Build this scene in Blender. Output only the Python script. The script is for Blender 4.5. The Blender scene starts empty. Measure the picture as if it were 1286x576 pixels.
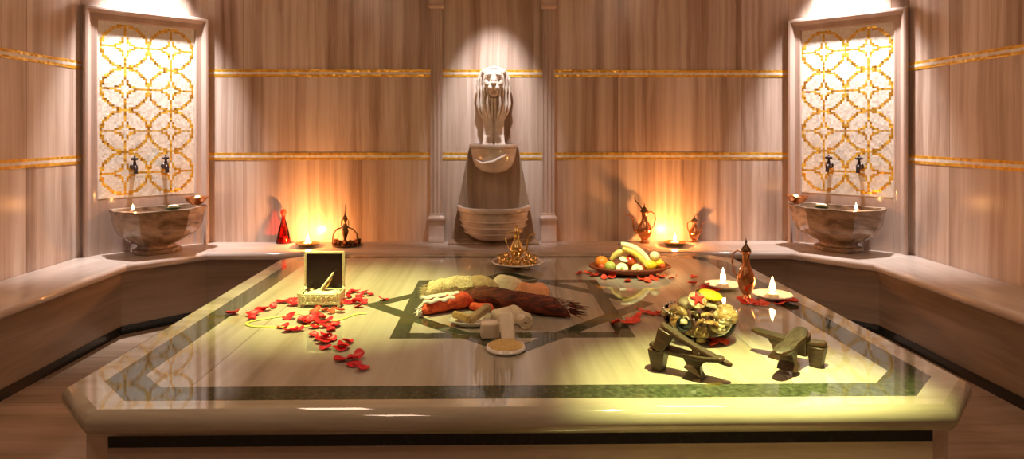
import bpy, bmesh, math, random
from mathutils import Vector, Matrix, noise, Euler
random.seed(7)
R = math.radians
scene = bpy.context.scene
COL = scene.collection
# ------------------------------------------------------------------ camera
YAW = math.atan(12/790.)
EYE = 1.28
cam_d = bpy.data.cameras.new('camera'); cam = bpy.data.objects.new('camera', cam_d); COL.objects.link(cam)
cam.location = (0, 0, EYE); cam.rotation_euler = (R(90), 0, -YAW)
cam_d.sensor_width = 36; cam_d.lens = 790/1286*36
cam_d.shift_x = (643-632)/1286; cam_d.shift_y = -(288-165)/1286
cam_d.clip_start = 0.02
scene.camera = cam
cs, sn = math.cos(YAW), math.sin(YAW)
SLAB, BENCH = .48, .45
def at(px, py, z=SLAB):            # where a point seen at px,py lies on the level z
    a = px-632; b = 165-py
    d = Vector((790*sn+a*cs, 790*cs-a*sn, b)); t = (z-EYE)/d.z
    return Vector((d.x*t, d.y*t, z))
# ------------------------------------------------------------------ materials
def new_mat(name):
    m = bpy.data.materials.new(name); m.use_nodes = True
    nt = m.node_tree; b = nt.nodes['Principled BSDF']
    return m, nt, b
def N(nt, t, **kw):
    n = nt.nodes.new(t)
    for k, v in kw.items(): setattr(n, k, v)
    return n
def ramp(nt, src, stops):
    r = N(nt, 'ShaderNodeValToRGB'); e = r.color_ramp.elements
    while len(e) < len(stops): e.new(.5)
    for i, (p, c) in enumerate(stops):
        e[i].position = p; e[i].color = (c[0], c[1], c[2], 1)
    nt.links.new(src, r.inputs[0]); return r
def mat(name, c1, c2=None, scale=20, rough=.5, metal=0, bump=0, stretch=(1,1,1), trans=0, emit=None, estr=0, spec=None, bscale=None, coat=0, detail=4):
    m, nt, b = new_mat(name)
    tc = N(nt, 'ShaderNodeTexCoord'); mp = N(nt, 'ShaderNodeMapping'); mp.inputs['Scale'].default_value = stretch
    nt.links.new(tc.outputs['Object'], mp.inputs[0])
    no = N(nt, 'ShaderNodeTexNoise'); no.inputs['Scale'].default_value = scale; no.inputs['Detail'].default_value = detail
    nt.links.new(mp.outputs[0], no.inputs['Vector'])
    c2 = c2 or tuple(x*.8 for x in c1)
    r = ramp(nt, no.outputs['Fac'], [(.35, c1), (.65, c2)])
    nt.links.new(r.outputs[0], b.inputs['Base Color'])
    b.inputs['Roughness'].default_value = rough; b.inputs['Metallic'].default_value = metal
    b.inputs['Coat Weight'].default_value = coat; b.inputs['Coat Roughness'].default_value = .05
    if trans: b.inputs['Transmission Weight'].default_value = trans
    if bump:
        nb = N(nt, 'ShaderNodeTexNoise'); nb.inputs['Scale'].default_value = bscale or scale*2
        nt.links.new(mp.outputs[0], nb.inputs['Vector'])
        bp = N(nt, 'ShaderNodeBump'); bp.inputs['Strength'].default_value = bump; bp.inputs['Distance'].default_value = .01
        nt.links.new(nb.outputs['Fac'], bp.inputs['Height']); nt.links.new(bp.outputs[0], b.inputs['Normal'])
    if emit:
        b.inputs['Emission Color'].default_value = (*emit, 1); b.inputs['Emission Strength'].default_value = estr
    return m
def marble(name, stops, axis, freq=9, rough=.12, uv=False, rows=False, seam=None, wob=.12, lo=.18, spec=.5):
    """veined marble; axis = scale of each coordinate (small = the vein runs that way)"""
    m, nt, b = new_mat(name)
    L = nt.links.new
    tc = N(nt, 'ShaderNodeTexCoord'); src = tc.outputs['UV' if uv else 'Object']
    sep = N(nt, 'ShaderNodeSeparateXYZ'); L(src, sep.inputs[0])
    w = None
    if rows:
        acc = None
        for zz, k in ((1.094, 3.7), (1.719, 5.3)):
            g = N(nt, 'ShaderNodeMath', operation='GREATER_THAN'); g.inputs[1].default_value = zz; L(sep.outputs[1], g.inputs[0])
            mu = N(nt, 'ShaderNodeMath', operation='MULTIPLY'); mu.inputs[1].default_value = k; L(g.outputs[0], mu.inputs[0])
            if acc is None: acc = mu
            else:
                ad = N(nt, 'ShaderNodeMath', operation='ADD'); L(acc.outputs[0], ad.inputs[0]); L(mu.outputs[0], ad.inputs[1]); acc = ad
        w = acc.outputs[0]
    if seam:                       # joints between the stone panels
        ax, wid = seam
        dv = N(nt, 'ShaderNodeMath', operation='DIVIDE'); dv.inputs[1].default_value = wid; L(sep.outputs[ax], dv.inputs[0])
        fl = N(nt, 'ShaderNodeMath', operation='FLOOR'); L(dv.outputs[0], fl.inputs[0])
        mu = N(nt, 'ShaderNodeMath', operation='MULTIPLY'); mu.inputs[1].default_value = 2.37; L(fl.outputs[0], mu.inputs[0])
        if w is None: w = mu.outputs[0]
        else:
            ad = N(nt, 'ShaderNodeMath', operation='ADD'); L(w, ad.inputs[0]); L(mu.outputs[0], ad.inputs[1]); w = ad.outputs[0]
        fr = N(nt, 'ShaderNodeMath', operation='FRACT'); L(dv.outputs[0], fr.inputs[0])
        sl = N(nt, 'ShaderNodeMath', operation='LESS_THAN'); sl.inputs[1].default_value = .004/wid; L(fr.outputs[0], sl.inputs[0])
    mp = N(nt, 'ShaderNodeMapping'); mp.inputs['Scale'].default_value = axis; L(src, mp.inputs[0])
    # gentle wobble of the veins
    wn = N(nt, 'ShaderNodeTexNoise'); wn.inputs['Scale'].default_value = 1.3; L(src, wn.inputs['Vector'])
    ws = N(nt, 'ShaderNodeVectorMath', operation='SCALE'); ws.inputs['Scale'].default_value = wob; L(wn.outputs['Color'], ws.inputs[0])
    wa = N(nt, 'ShaderNodeVectorMath', operation='ADD'); L(mp.outputs[0], wa.inputs[0]); L(ws.outputs[0], wa.inputs[1])
    n1 = N(nt, 'ShaderNodeTexNoise', noise_dimensions='4D'); n1.inputs['Scale'].default_value = freq; n1.inputs['Detail'].default_value = 7; n1.inputs['Roughness'].default_value = .62
    L(wa.outputs[0], n1.inputs['Vector'])
    n2 = N(nt, 'ShaderNodeTexNoise', noise_dimensions='4D'); n2.inputs['Scale'].default_value = freq*.28; n2.inputs['Detail'].default_value = 2
    L(wa.outputs[0], n2.inputs['Vector'])
    if w is not None: L(w, n1.inputs['W']); L(w, n2.inputs['W'])
    mx = N(nt, 'ShaderNodeMath', operation='MULTIPLY_ADD'); mx.inputs[1].default_value = .55; L(n1.outputs['Fac'], mx.inputs[0])
    m2 = N(nt, 'ShaderNodeMath', operation='MULTIPLY'); m2.inputs[1].default_value = .45; L(n2.outputs['Fac'], m2.inputs[0]); L(m2.outputs[0], mx.inputs[2])
    r = ramp(nt, mx.outputs[0], stops)
    out = r.outputs[0]
    if seam:
        mc = N(nt, 'ShaderNodeMix', data_type='RGBA'); L(sl.outputs[0], mc.inputs[0]); L(out, mc.inputs[6])
        mc.inputs[7].default_value = tuple(x*.9 for x in stops[0][1])+(1,); out = mc.outputs[2]
    L(out, b.inputs['Base Color'])
    b.inputs['Roughness'].default_value = rough
    b.inputs['Specular IOR Level'].default_value = spec
    return m
def tiles(name, base, var, metal, rough, size, tilt):
    m, nt, b = new_mat(name); L = nt.links.new
    tc = N(nt, 'ShaderNodeTexCoord')
    sc = N(nt, 'ShaderNodeVectorMath', operation='SCALE'); sc.inputs['Scale'].default_value = 1/size; L(tc.outputs['UV'], sc.inputs[0])
    fl = N(nt, 'ShaderNodeVectorMath', operation='FLOOR'); L(sc.outputs[0], fl.inputs[0])
    wn = N(nt, 'ShaderNodeTexWhiteNoise', noise_dimensions='3D'); L(fl.outputs[0], wn.inputs['Vector'])
    r = ramp(nt, wn.outputs['Value'], [(0, base), (1, var)]); L(r.outputs[0], b.inputs['Base Color'])
    b.inputs['Metallic'].default_value = metal; b.inputs['Roughness'].default_value = rough
    ge = N(nt, 'ShaderNodeNewGeometry')
    su = N(nt, 'ShaderNodeVectorMath', operation='SUBTRACT'); L(wn.outputs['Color'], su.inputs[0]); su.inputs[1].default_value = (.5,.5,.5)
    s2 = N(nt, 'ShaderNodeVectorMath', operation='SCALE'); s2.inputs['Scale'].default_value = tilt; L(su.outputs[0], s2.inputs[0])
    ad = N(nt, 'ShaderNodeVectorMath', operation='ADD'); L(ge.outputs['Normal'], ad.inputs[0]); L(s2.outputs[0], ad.inputs[1])
    no = N(nt, 'ShaderNodeVectorMath', operation='NORMALIZE'); L(ad.outputs[0], no.inputs[0]); L(no.outputs[0], b.inputs['Normal'])
    return m
def glass(name, tint, gl=.25):
    m, nt, b = new_mat(name); nt.nodes.remove(b); L = nt.links.new
    t = N(nt, 'ShaderNodeBsdfTransparent'); t.inputs[0].default_value = (*tint, 1)
    g = N(nt, 'ShaderNodeBsdfGlossy'); g.inputs['Roughness'].default_value = .04
    lw = N(nt, 'ShaderNodeLayerWeight'); lw.inputs[0].default_value = gl
    mx = N(nt, 'ShaderNodeMixShader'); L(lw.outputs['Fresnel'], mx.inputs[0]); L(t.outputs[0], mx.inputs[1]); L(g.outputs[0], mx.inputs[2])
    L(mx.outputs[0], nt.nodes['Material Output'].inputs[0]); return m

wall_st = [(.34, (.21,.125,.08)), (.43, (.38,.265,.205)), (.50, (.51,.385,.315)), (.56, (.60,.48,.41)), (.66, (.69,.59,.53))]
fnt_st = [(.30, (.32,.23,.18)), (.45, (.52,.42,.35)), (.60, (.66,.57,.50)), (.75, (.74,.66,.60))]
slab_st = [(.33, (.24,.20,.14)), (.45, (.37,.32,.235)), (.55, (.47,.42,.325)), (.67, (.55,.505,.41))]
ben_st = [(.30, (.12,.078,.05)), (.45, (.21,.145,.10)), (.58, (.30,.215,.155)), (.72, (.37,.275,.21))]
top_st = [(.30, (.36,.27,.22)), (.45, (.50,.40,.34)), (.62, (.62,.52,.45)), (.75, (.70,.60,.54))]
M = {}
M['wall'] = marble('veined wall marble', wall_st, (1, .014, 1), 17, .24, uv=True, rows=True, seam=(0, .94), wob=.05, spec=.4)
M['wall_plain'] = marble('warm wall marble', wall_st, (1, 1, .03), 9, .3)
M['slabtop'] = marble('cream polished marble', slab_st, (1, .035, 1), 12, .035, seam=(0, .95), wob=.05, spec=1.0)
M['sliptrim'] = marble('cream edge marble', slab_st, (.12, 1, 1), 12, .05, wob=.05, spec=.95)
M['slabside'] = marble('beige side marble', top_st, (.06, .06, 1), 16, .25, wob=.1)
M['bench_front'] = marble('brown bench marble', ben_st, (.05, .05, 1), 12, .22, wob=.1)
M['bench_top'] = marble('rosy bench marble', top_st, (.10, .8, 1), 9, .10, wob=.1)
M['bench_top_side'] = marble('rosy side bench marble', top_st, (.8, .10, 1), 9, .10, wob=.1)
M['floor'] = marble('brown floor marble', [(p, tuple(x*1.35 for x in c)) for p, c in ben_st], (.08, 1, 1), 10, .15, seam=(1, .6), wob=.1)
M['basin'] = marble('banded basin marble', [(.36, (.07,.04,.025)), (.45, (.19,.125,.08)), (.54, (.32,.22,.15)), (.66, (.46,.34,.24))], (.15, .15, 1), 26, .12, wob=.5)
M['fount'] = marble('pale fountain marble', fnt_st, (.35, .35, 1), 14, .16, wob=.5)
M['plate_st'] = marble('brown backing marble', [(p, tuple(x*1.25 for x in c)) for p, c in ben_st], (1, 1, .05), 14, .25)
M['frame'] = marble('rosy frame marble', [(.3,(.36,.25,.20)),(.5,(.50,.37,.31)),(.7,(.62,.49,.43))], (1,1,.06), 9, .12)
M['green'] = mat('dark green inlay marble', (.030,.038,.018), (.075,.085,.045), 60, .05, bump=0, detail=8)
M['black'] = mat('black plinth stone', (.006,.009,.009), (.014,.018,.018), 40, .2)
M['gold_tile'] = tiles('gold mosaic tesserae', (.66,.34,.03), (.95,.58,.08), .45, .30, .0145, .35)
M['white_tile'] = tiles('ivory mosaic tesserae', (.74,.68,.60), (.84,.79,.72), 0, .3, .0145, .10)
M['gold_strip'] = tiles('gold strip tesserae', (.66,.33,.03), (.92,.55,.08), .45, .30, .02, .30)
M['white_strip'] = tiles('ivory strip tesserae', (.62,.55,.48), (.75,.68,.60), 0, .3, .02, .08)
M['ceiling'] = mat('ceiling plaster', (.62,.52,.44), (.58,.48,.40), 6, .8)
M['copper'] = mat('beaten copper', (.80,.36,.16), (.62,.26,.10), 30, .2, 1, bump=.15, bscale=90)
M['brass'] = mat('polished brass', (.86,.62,.26), (.70,.46,.16), 25, .2, 1)
M['darkbrass'] = mat('dark patinated brass', (.22,.13,.06), (.10,.06,.035), 40, .32, 1)
M['bronze'] = mat('dark bronze tap metal', (.055,.035,.03), (.03,.02,.02), 40, .35, .8)
M['silver'] = mat('silvered metal', (.86,.82,.74), (.74,.70,.62), 30, .18, 1)
M['porcelain'] = mat('glazed white porcelain', (.86,.82,.74), (.80,.76,.68), 12, .15)
M['redglass'] = glass('red tinted glass', (1,.42,.28), .30)
M['clear'] = glass('clear glass', (.97,.97,.95), .12)
M['redliquid'] = mat('red scented oil', (.75,.03,.01), (.6,.02,.01), 10, .1)
M['petal'] = mat('crimson rose petal', (.78,.010,.022), (.58,.004,.014), 30, .45)
M['petal2'] = mat('scarlet rose petal', (.88,.09,.03), (.72,.035,.015), 30, .45)
M['flame'] = mat('candle flame', (1,.7,.3), (1,.7,.3), 3, .5, emit=(1,.62,.22), estr=60)
M['wax'] = mat('cream candle wax', (.9,.8,.6), (.85,.74,.52), 10, .4, emit=None)
M['clog'] = mat('dark stained clog wood', (.075,.028,.011), (.030,.012,.006), 14, .38, bump=.25, stretch=(1,8,8), bscale=40)
M['clogtop'] = mat('olive brown clog sole', (.055,.040,.016), (.022,.014,.007), 30, .42, bump=.2, stretch=(1,5,5), bscale=50)  # olive tone for the upward faces; the sides take the clog wood
M['fur'] = mat('dark reddish brown bristle', (.23,.040,.010), (.055,.014,.007), 60, .75, bump=.9, stretch=(.15,1,1), bscale=220)
M['loofah'] = mat('pale straw loofah', (.72,.60,.36), (.50,.38,.19), 80, .85, bump=.8, bscale=160)
M['cream_cloth'] = mat('cream cotton cloth', (.80,.70,.50), (.68,.56,.37), 60, .85, bump=.4, bscale=200)
M['tan_cloth'] = mat('tan linen cloth', (.52,.36,.19), (.38,.25,.12), 50, .85, bump=.5, bscale=200)
M['red_cloth'] = mat('orange red cloth', (.80,.12,.03), (.55,.05,.02), 50, .8, bump=.5, bscale=200)
M['peach_cloth'] = mat('peach coloured sponge', (.86,.42,.20), (.75,.32,.13), 60, .85, bump=.5, bscale=160)
M['soap'] = mat('ivory soap', (.84,.75,.58), (.78,.68,.50), 20, .4)
M['sponge'] = mat('golden sponge', (.78,.54,.20), (.60,.38,.12), 90, .9, bump=.8, bscale=180)
M['goldbox'] = mat('pale gold filigree', (.88,.80,.52), (.70,.62,.36), 140, .3, .25, bump=.6, bscale=200)
M['mirror'] = mat('dark mirror glass', (.03,.012,.014), (.02,.01,.012), 5, .25, 0)
M['velvet'] = mat('dark velvet lining', (.03,.012,.012), (.02,.01,.01), 5, .9)
M['ivory'] = mat('ivory comb', (.88,.82,.62), (.80,.72,.50), 20, .3)
M['yellowstreak'] = mat('pale yellow ribbon', (.80,.70,.16), (.72,.60,.10), 30, .5)
M['platter'] = mat('woven reddish brown dish', (.30,.07,.02), (.14,.035,.012), 60, .45, bump=.6, stretch=(1,1,4), bscale=90)
M['orange'] = mat('orange peel', (.95,.30,.02), (.88,.24,.015), 60, .4, bump=.25, bscale=200)
M['banana'] = mat('yellow banana skin', (.90,.62,.06), (.84,.68,.20), 12, .4)
M['melon'] = mat('pale peeled fruit', (.95,.90,.60), (.90,.82,.42), 12, .35)
M['lemon'] = mat('lemon skin', (.95,.70,.03), (.92,.62,.02), 40, .4, bump=.2, bscale=150)
M['redapple'] = mat('red apple skin', (.55,.02,.01), (.75,.20,.04), 10, .25)
M['greenapple'] = mat('green apple skin', (.42,.52,.08), (.58,.62,.18), 10, .25)
M['whitefruit'] = mat('white fruit flesh', (.92,.86,.68), (.86,.78,.52), 20, .4)
M['kiwi'] = mat('green kiwi flesh', (.35,.50,.05), (.22,.36,.03), 40, .4)
M['stem'] = mat('brown stem', (.10,.05,.02), (.06,.03,.01), 20, .7)
M['leaf'] = mat('dark green leaf', (.05,.10,.03), (.03,.06,.02), 20, .5)
M['shellA'] = mat('cream banded shell', (.66,.46,.20), (.28,.15,.05), 40, .3, bump=.3, stretch=(1,1,3))
M['shellB'] = mat('golden brown shell', (.46,.25,.07), (.16,.07,.025), 50, .28, bump=.3)
M['shellC'] = mat('pearly shell', (.60,.50,.33), (.34,.25,.13), 30, .2)
M['shelldark'] = mat('black shell', (.015,.018,.02), (.03,.03,.03), 30, .2)
M['yellow'] = mat('bright yellow petal', (.95,.72,.0), (.90,.62,.0), 10, .5)
M['starred'] = mat('red starfish', (.75,.04,.03), (.6,.02,.02), 60, .6, bump=.5)
# ------------------------------------------------------------------ mesh builder
class G:
    def __init__(s): s.bm = bmesh.new(); s.mi = 0
    def _f(s, vs, mi=None):
        try: f = s.bm.faces.new(vs)
        except ValueError: return None
        f.material_index = s.mi if mi is None else mi; f.smooth = True; return f
    def rings(s, rs, closed=True, cap0=True, cap1=True):
        V = [[s.bm.verts.new(p) for p in r] for r in rs]; n = len(V[0])
        for a, b in zip(V, V[1:]):
            for i in range(n if closed else n-1): s._f([a[i], a[(i+1)%n], b[(i+1)%n], b[i]])
        if cap0 and closed: s._f(V[0][::-1])
        if cap1 and closed: s._f(V[-1])
        return s
    def lathe(s, prof, seg=28, c=(0,0,0), sx=1, sy=1, rot=None, cap=True, lobes=0, la=0):
        rot = rot or Matrix()
        rs = [[Vector(c)+rot@Vector((r*(1+la*math.cos(lobes*2*math.pi*i/seg))*sx*math.cos(2*math.pi*i/seg), r*(1+la*math.cos(lobes*2*math.pi*i/seg))*sy*math.sin(2*math.pi*i/seg), z)) for i in range(seg)] for r, z in prof]
        return s.rings(rs, True, cap, cap)
    def tube(s, pts, rad, seg=10, flat=1):
        pts = [Vector(p) for p in pts]; n = len(pts)
        if not hasattr(rad, '__len__'): rad = [rad]*n
        rs = []; up = None
        for i, p in enumerate(pts):
            t = (pts[min(i+1, n-1)]-pts[max(i-1, 0)]).normalized()
            if up is None: up = Vector((0,0,1)) if abs(t.z) < .9 else Vector((1,0,0))
            u = t.cross(up).normalized(); up = u.cross(t).normalized()
            rs.append([p+u*rad[i]*math.cos(2*math.pi*k/seg)+up*rad[i]*flat*math.sin(2*math.pi*k/seg) for k in range(seg)])
        return s.rings(rs)
    def prism(s, poly, z0, z1):
        return s.rings([[(x, y, z0) for x, y in poly], [(x, y, z1) for x, y in poly]])
    def box(s, c, size, rot=None):
        rot = rot or Matrix(); c = Vector(c); x, y, z = (k/2 for k in size)
        r = [[c+rot@Vector((a*x, b*y, q*z)) for a, b in ((-1,-1),(1,-1),(1,1),(-1,1))] for q in (-1, 1)]
        return s.rings(r)
    def ell(s, c, r, rot=None, seg=16, nz=0, nf=8, pw=1, seed=0):
        rot = rot or Matrix(); c = Vector(c); rs = []; n = max(6, seg//2+1)
        sg = lambda v: math.copysign(abs(v)**pw, v)
        for j in range(n+1):
            a = -math.pi/2+math.pi*j/n; a = max(-1.53, min(1.53, a)); rr = []
            for i in range(seg):
                t = 2*math.pi*i/seg
                p = Vector((r[0]*sg(math.cos(a))*sg(math.cos(t)), r[1]*sg(math.cos(a))*sg(math.sin(t)), r[2]*sg(math.sin(a))))
                if nz: p *= 1+nz*noise.noise(p*nf+Vector((seed*3.1, seed, 0)))
                rr.append(c+rot@p)
            rs.append(rr)
        return s.rings(rs)
    def uv(s, fn):
        l = s.bm.loops.layers.uv.verify()
        for f in s.bm.faces:
            for q in f.loops: q[l].uv = fn(q.vert.co)
    def build(s, name, m, parent=None, bevel=0, seg=2, sharp=40, sub=0, loc=None, rot=None, remesh=0, flat=False):
        bmesh.ops.recalc_face_normals(s.bm, faces=s.bm.faces)
        me = bpy.data.meshes.new(name); s.bm.to_mesh(me); s.bm.free()
        for k in (m if isinstance(m, (list, tuple)) else [m]): me.materials.append(M[k])
        if flat:
            for p in me.polygons: p.use_smooth = False
        else: me.set_sharp_from_angle(angle=R(sharp))
        o = bpy.data.objects.new(name, me); COL.objects.link(o)
        if parent: o.parent = parent
        if loc is not None: o.location = loc
        if rot is not None: o.rotation_euler = rot
        if bevel:
            b = o.modifiers.new('bevel', 'BEVEL'); b.width = bevel; b.segments = seg; b.limit_method = 'ANGLE'; b.angle_limit = R(35)
            b.harden_normals = False
        if remesh:
            r = o.modifiers.new('remesh', 'REMESH'); r.mode = 'VOXEL'; r.voxel_size = remesh; r.use_smooth_shade = True
            q = o.modifiers.new('smooth', 'SMOOTH'); q.iterations = 1; q.factor = .5
        if sub:
            q = o.modifiers.new('sub', 'SUBSURF'); q.levels = q.render_levels = sub
        return o
def tag(o, label, cat, group=None):
    o['label'] = label; o['category'] = cat
    if group: o['group'] = group
    return o
def thing(name, label, cat, loc=(0,0,0), rot=0, group=None):
    o = bpy.data.objects.new(name, None); COL.objects.link(o); o.empty_display_size = .05
    o.location = loc; o.rotation_euler = (0, 0, rot) if not hasattr(rot, '__len__') else rot
    return tag(o, label, cat, group)
def struct(o): o['kind'] = 'structure'; return o
def copy_tree(o, parent=None):
    c = o.copy(); COL.objects.link(c); c.parent = parent
    for ch in list(o.children): copy_tree(ch, c)
    return c
def dup(o, label, loc, rot=0, group=None, scale=None):
    c = copy_tree(o); c['label'] = label; c.location = loc
    c.rotation_euler = (0, 0, rot) if not hasattr(rot, '__len__') else rot
    if group: c['group'] = group
    if scale: c.scale = (scale,)*3
    return c
# ------------------------------------------------------------------ room shell
CEIL = 2.75
YB = 4.755
W = [(-2.74, -1.6), (-2.74, 4.22), (-2.15, YB), (2.25, YB), (2.82, 4.22), (2.82, -1.6)]
fp = [(-2.9,-1.8), (3.0,-1.8), (3.0,4.95), (-2.9,4.95)]
struct(G().prism(fp, -.1, 0).build('floor', 'floor'))
struct(G().prism(fp, CEIL, CEIL+.1).build('ceiling', 'ceiling'))
names = ['wall_left', 'wall_left_corner', 'wall_back', 'wall_right_corner', 'wall_right', 'wall_front']
trim_n = 1
for i in range(6):
    a = Vector(W[i]); b = Vector(W[(i+1) % 6]); t = (b-a).normalized(); n = Vector((-t.y, t.x))
    # outward side
    mid = (a+b)/2
    if (mid+n*.1-Vector((0,2))).length < (mid-Vector((0,2))).length: n = -n
    ext = .0
    g = G().prism([tuple(a), tuple(b), tuple(b+n*.12), tuple(a+n*.12)], 0, CEIL)
    off = 5*i+.31
    g.uv(lambda co, a=a, t=t, off=off: ((Vector((co.x, co.y))-a).dot(t)+off-(.24 if i == 2 else 0), co.z))
    struct(g.build(names[i], 'wall'))
    if i in (0, 2, 4):             # gold and ivory mosaic strips set in the wall
        for z in (1.719, 1.094):
            g = G(); Lh = (b-a).length; h = .018
            for k, mi in ((-1, 0), (0, 1), (1, 0)):
                g.mi = mi
                z0 = z+(k-.5)*h*1.0; p0 = a-n*.003; p1 = b-n*.003
                q = [a+n*.01, b+n*.01]
                g.rings([[(p0.x,p0.y,z0),(p1.x,p1.y,z0),(q[1].x,q[1].y,z0),(q[0].x,q[0].y,z0)], [(p0.x,p0.y,z0+h),(p1.x,p1.y,z0+h),(q[1].x,q[1].y,z0+h),(q[0].x,q[0].y,z0+h)]])
            g.uv(lambda co, a=a, t=t: ((Vector((co.x, co.y))-a).dot(t)+.001, co.z))
            struct(g.build('trim_%d' % trim_n, ['gold_strip', 'white_strip'], flat=True)); trim_n += 1
# ------------------------------------------------------------------ stone bench round the room
F = [(-2.30,-1.55), (-2.31,3.98), (-1.965,4.345), (2.045,4.315), (2.405,3.93), (2.40,-1.55)]
Wb = [(-2.738,-1.55), (-2.738,4.222), (-2.15,4.753), (2.25,4.753), (2.818,4.222), (2.818,-1.55)]
bench = thing('marble_bench', 'low brown marble bench running along the walls around the central platform', 'bench', (0, 0, 0))
def inset(P, d):
    out = []
    for i, p in enumerate(P):
        p = Vector(p); d0 = (p-Vector(P[i-1])).normalized() if i else None; d1 = (Vector(P[i+1])-p).normalized() if i < len(P)-1 else None
        ns = [Vector((-v.y, v.x)) for v in (d0, d1) if v is not None]
        n = sum(ns, Vector((0,0))).normalized(); k = d/max(.5, n.dot(ns[0])); out.append(p+n*k)
    return out
F1, F2 = inset(F, .035), inset(F, .030)
for i in range(5):
    g = G()
    # front bullnose profile
    prof = [(.02, .395), (.004, .40), (-.006, .412), (-.009, .425), (-.006, .438), (.004, .447), (.018, .45)]
    rs = []
    for d, z in prof:
        P = inset(F, d); rs.append([(P[i].x, P[i].y, z), (P[i+1].x, P[i+1].y, z), (Wb[i+1][0], Wb[i+1][1], z), (Wb[i][0], Wb[i][1], z)])
    g.rings(rs)
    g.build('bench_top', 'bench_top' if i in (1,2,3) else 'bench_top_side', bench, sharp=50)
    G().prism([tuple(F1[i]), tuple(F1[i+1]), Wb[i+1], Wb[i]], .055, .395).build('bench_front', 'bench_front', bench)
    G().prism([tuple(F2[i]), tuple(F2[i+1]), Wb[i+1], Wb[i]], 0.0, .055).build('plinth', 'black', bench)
# ------------------------------------------------------------------ central platform
def octa(x0, x1, y0, y1, c, cb=None):
    cb = c if cb is None else cb
    return [(x0+c, y0), (x1-c, y0), (x1, y0+c), (x1, y1-cb), (x1-cb, y1), (x0+cb, y1), (x0, y1-cb), (x0, y0+c)]
slab = thing('bathing_platform', 'large raised marble bathing platform with cut corners and dark star inlay', 'platform', (0,0,0))
X0, X1, Y0, Y1 = -1.36, 1.54, 1.80, 4.16
rs = []
for d, z in [(.07,.404), (.03,.404), (.012,.411), (.002,.426), (0,.442), (.004,.459), (.014,.472), (.030,.480)]:
    rs.append([(x, y, z) for x, y in octa(X0+d, X1-d, Y0+d, Y1-d, .20-d*.4)])
g = G().rings(rs, cap0=True, cap1=False)
# border of the top: from the bullnose to the green band, then the field as separate stones
bo = octa(-1.247, 1.43, 1.885, 4.035, .15, .16); bi = octa(-1.143, 1.318, 1.985, 3.985, .10, .12)
def ringface(g, A, B, z, mi=0):
    a = [g.bm.verts.new((x, y, z)) for x, y in A]; b = [g.bm.verts.new((x, y, z)) for x, y in B]; n = len(A)
    for i in range(n): g._f([a[i], a[(i+1)%n], b[(i+1)%n], b[i]], mi)
ringface(g, octa(X0+.03, X1-.03, Y0+.03, Y1-.03, .188), bo, .48)
g.build('platform_edge', 'sliptrim', slab, sharp=50)
g = G(); ringface(g, bo, bi, .48); g.build('border_band', 'green', slab)
SC = Vector((.075, 2.915)); HS = .478; HW = .068
def sq(h, rot):
    return [(SC.x+h*math.sqrt(2)*math.cos(rot+k*math.pi/2), SC.y+h*math.sqrt(2)*math.sin(rot+k*math.pi/2)) for k in range(4)]
# the star is made of convex stones: field faces are cut out with a bisecting grid
def star_mesh():
    bm = bmesh.new(); vs = [bm.verts.new((x, y, .48)) for x, y in bi]; bm.faces.new(vs)
    def cut(p, n):
        bmesh.ops.bisect_plane(bm, geom=bm.verts[:]+bm.edges[:]+bm.faces[:], plane_co=(p.x, p.y, .48), plane_no=(n.x, n.y, 0))
    for rot in (0, math.pi/4):
        for k in range(4):
            n = Vector((math.cos(rot+k*math.pi/2), math.sin(rot+k*math.pi/2)))
            cut(SC+n*HS, n); cut(SC+n*(HS-HW), n)
    def instar(c):
        for rot in (0, math.pi/4):
            d = Vector((c.x, c.y))-SC
            u = Vector((math.cos(rot), math.sin(rot))); v = Vector((-u.y, u.x))
            m = max(abs(d.dot(u)), abs(d.dot(v)))
            if HS-HW < m < HS: return True
        return False
    return bm, instar
for which in (0, 1):
    bm, ins = star_mesh()
    bmesh.ops.delete(bm, geom=[f for f in bm.faces if ins(f.calc_center_median()) != bool(which)], context='FACES')
    g = G(); g.bm.free(); g.bm = bm
    g.build('star_inlay' if which else 'platform_top', 'green' if which else 'slabtop', slab)
G().prism(octa(X0+.065, X1-.065, Y0+.05, Y1-.05, .17), 0, .405).build('platform_base', 'slabside', slab)
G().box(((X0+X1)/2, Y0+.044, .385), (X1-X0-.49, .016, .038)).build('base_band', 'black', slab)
# ------------------------------------------------------------------ pilasters
def pilaster(x, label):
    p = thing('pilaster', label, 'pilaster', (x, YB, BENCH), 0, 'fluted pilasters beside the fountain')
    G().rings([[(-a, -.001, z), (a, -.001, z), (a, -b, z), (-a, -b, z)] for a, b, z in ((.062,.062,0), (.062,.062,.02), (.056,.055,.03), (.056,.055,.155), (.066,.066,.17), (.066,.066,.185), (.050,.048,.20), (.050,.048,.215))]).build('base', 'frame', p, bevel=.003)
    n = 4; pts = [(-.045, -.001)]; 
    hw = .045; y = -.035
    pts += [(-hw, y)]
    for k in range(3):
        cx = -hw+.0155+k*.0295
        for q in range(7):
            a = math.pi*q/6; pts.append((cx-.010*math.cos(a), y+.010*math.sin(a)))
    pts += [(hw, y), (hw, -.001)]
    G().prism(pts, .21, 1.755).build('shaft', 'frame', p, sharp=30)
    G().rings([[(-a, -.001, z), (a, -.001, z), (a, -b, z), (-a, -b, z)] for a, b, z in ((.048,.040,1.75), (.058,.052,1.76), (.058,.052,1.775), (.050,.044,1.785), (.062,.060,1.83), (.062,.060,1.87), (.070,.070,1.88), (.070,.070,1.90), (.060,.055,1.91), (.060,.055,CEIL-BENCH))]).build('capital', 'frame', p, bevel=.003)
pilaster(-.430, 'fluted marble pilaster on the left side of the lion fountain')
pilaster(.412, 'fluted marble pilaster on the right side of the lion fountain')
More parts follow.
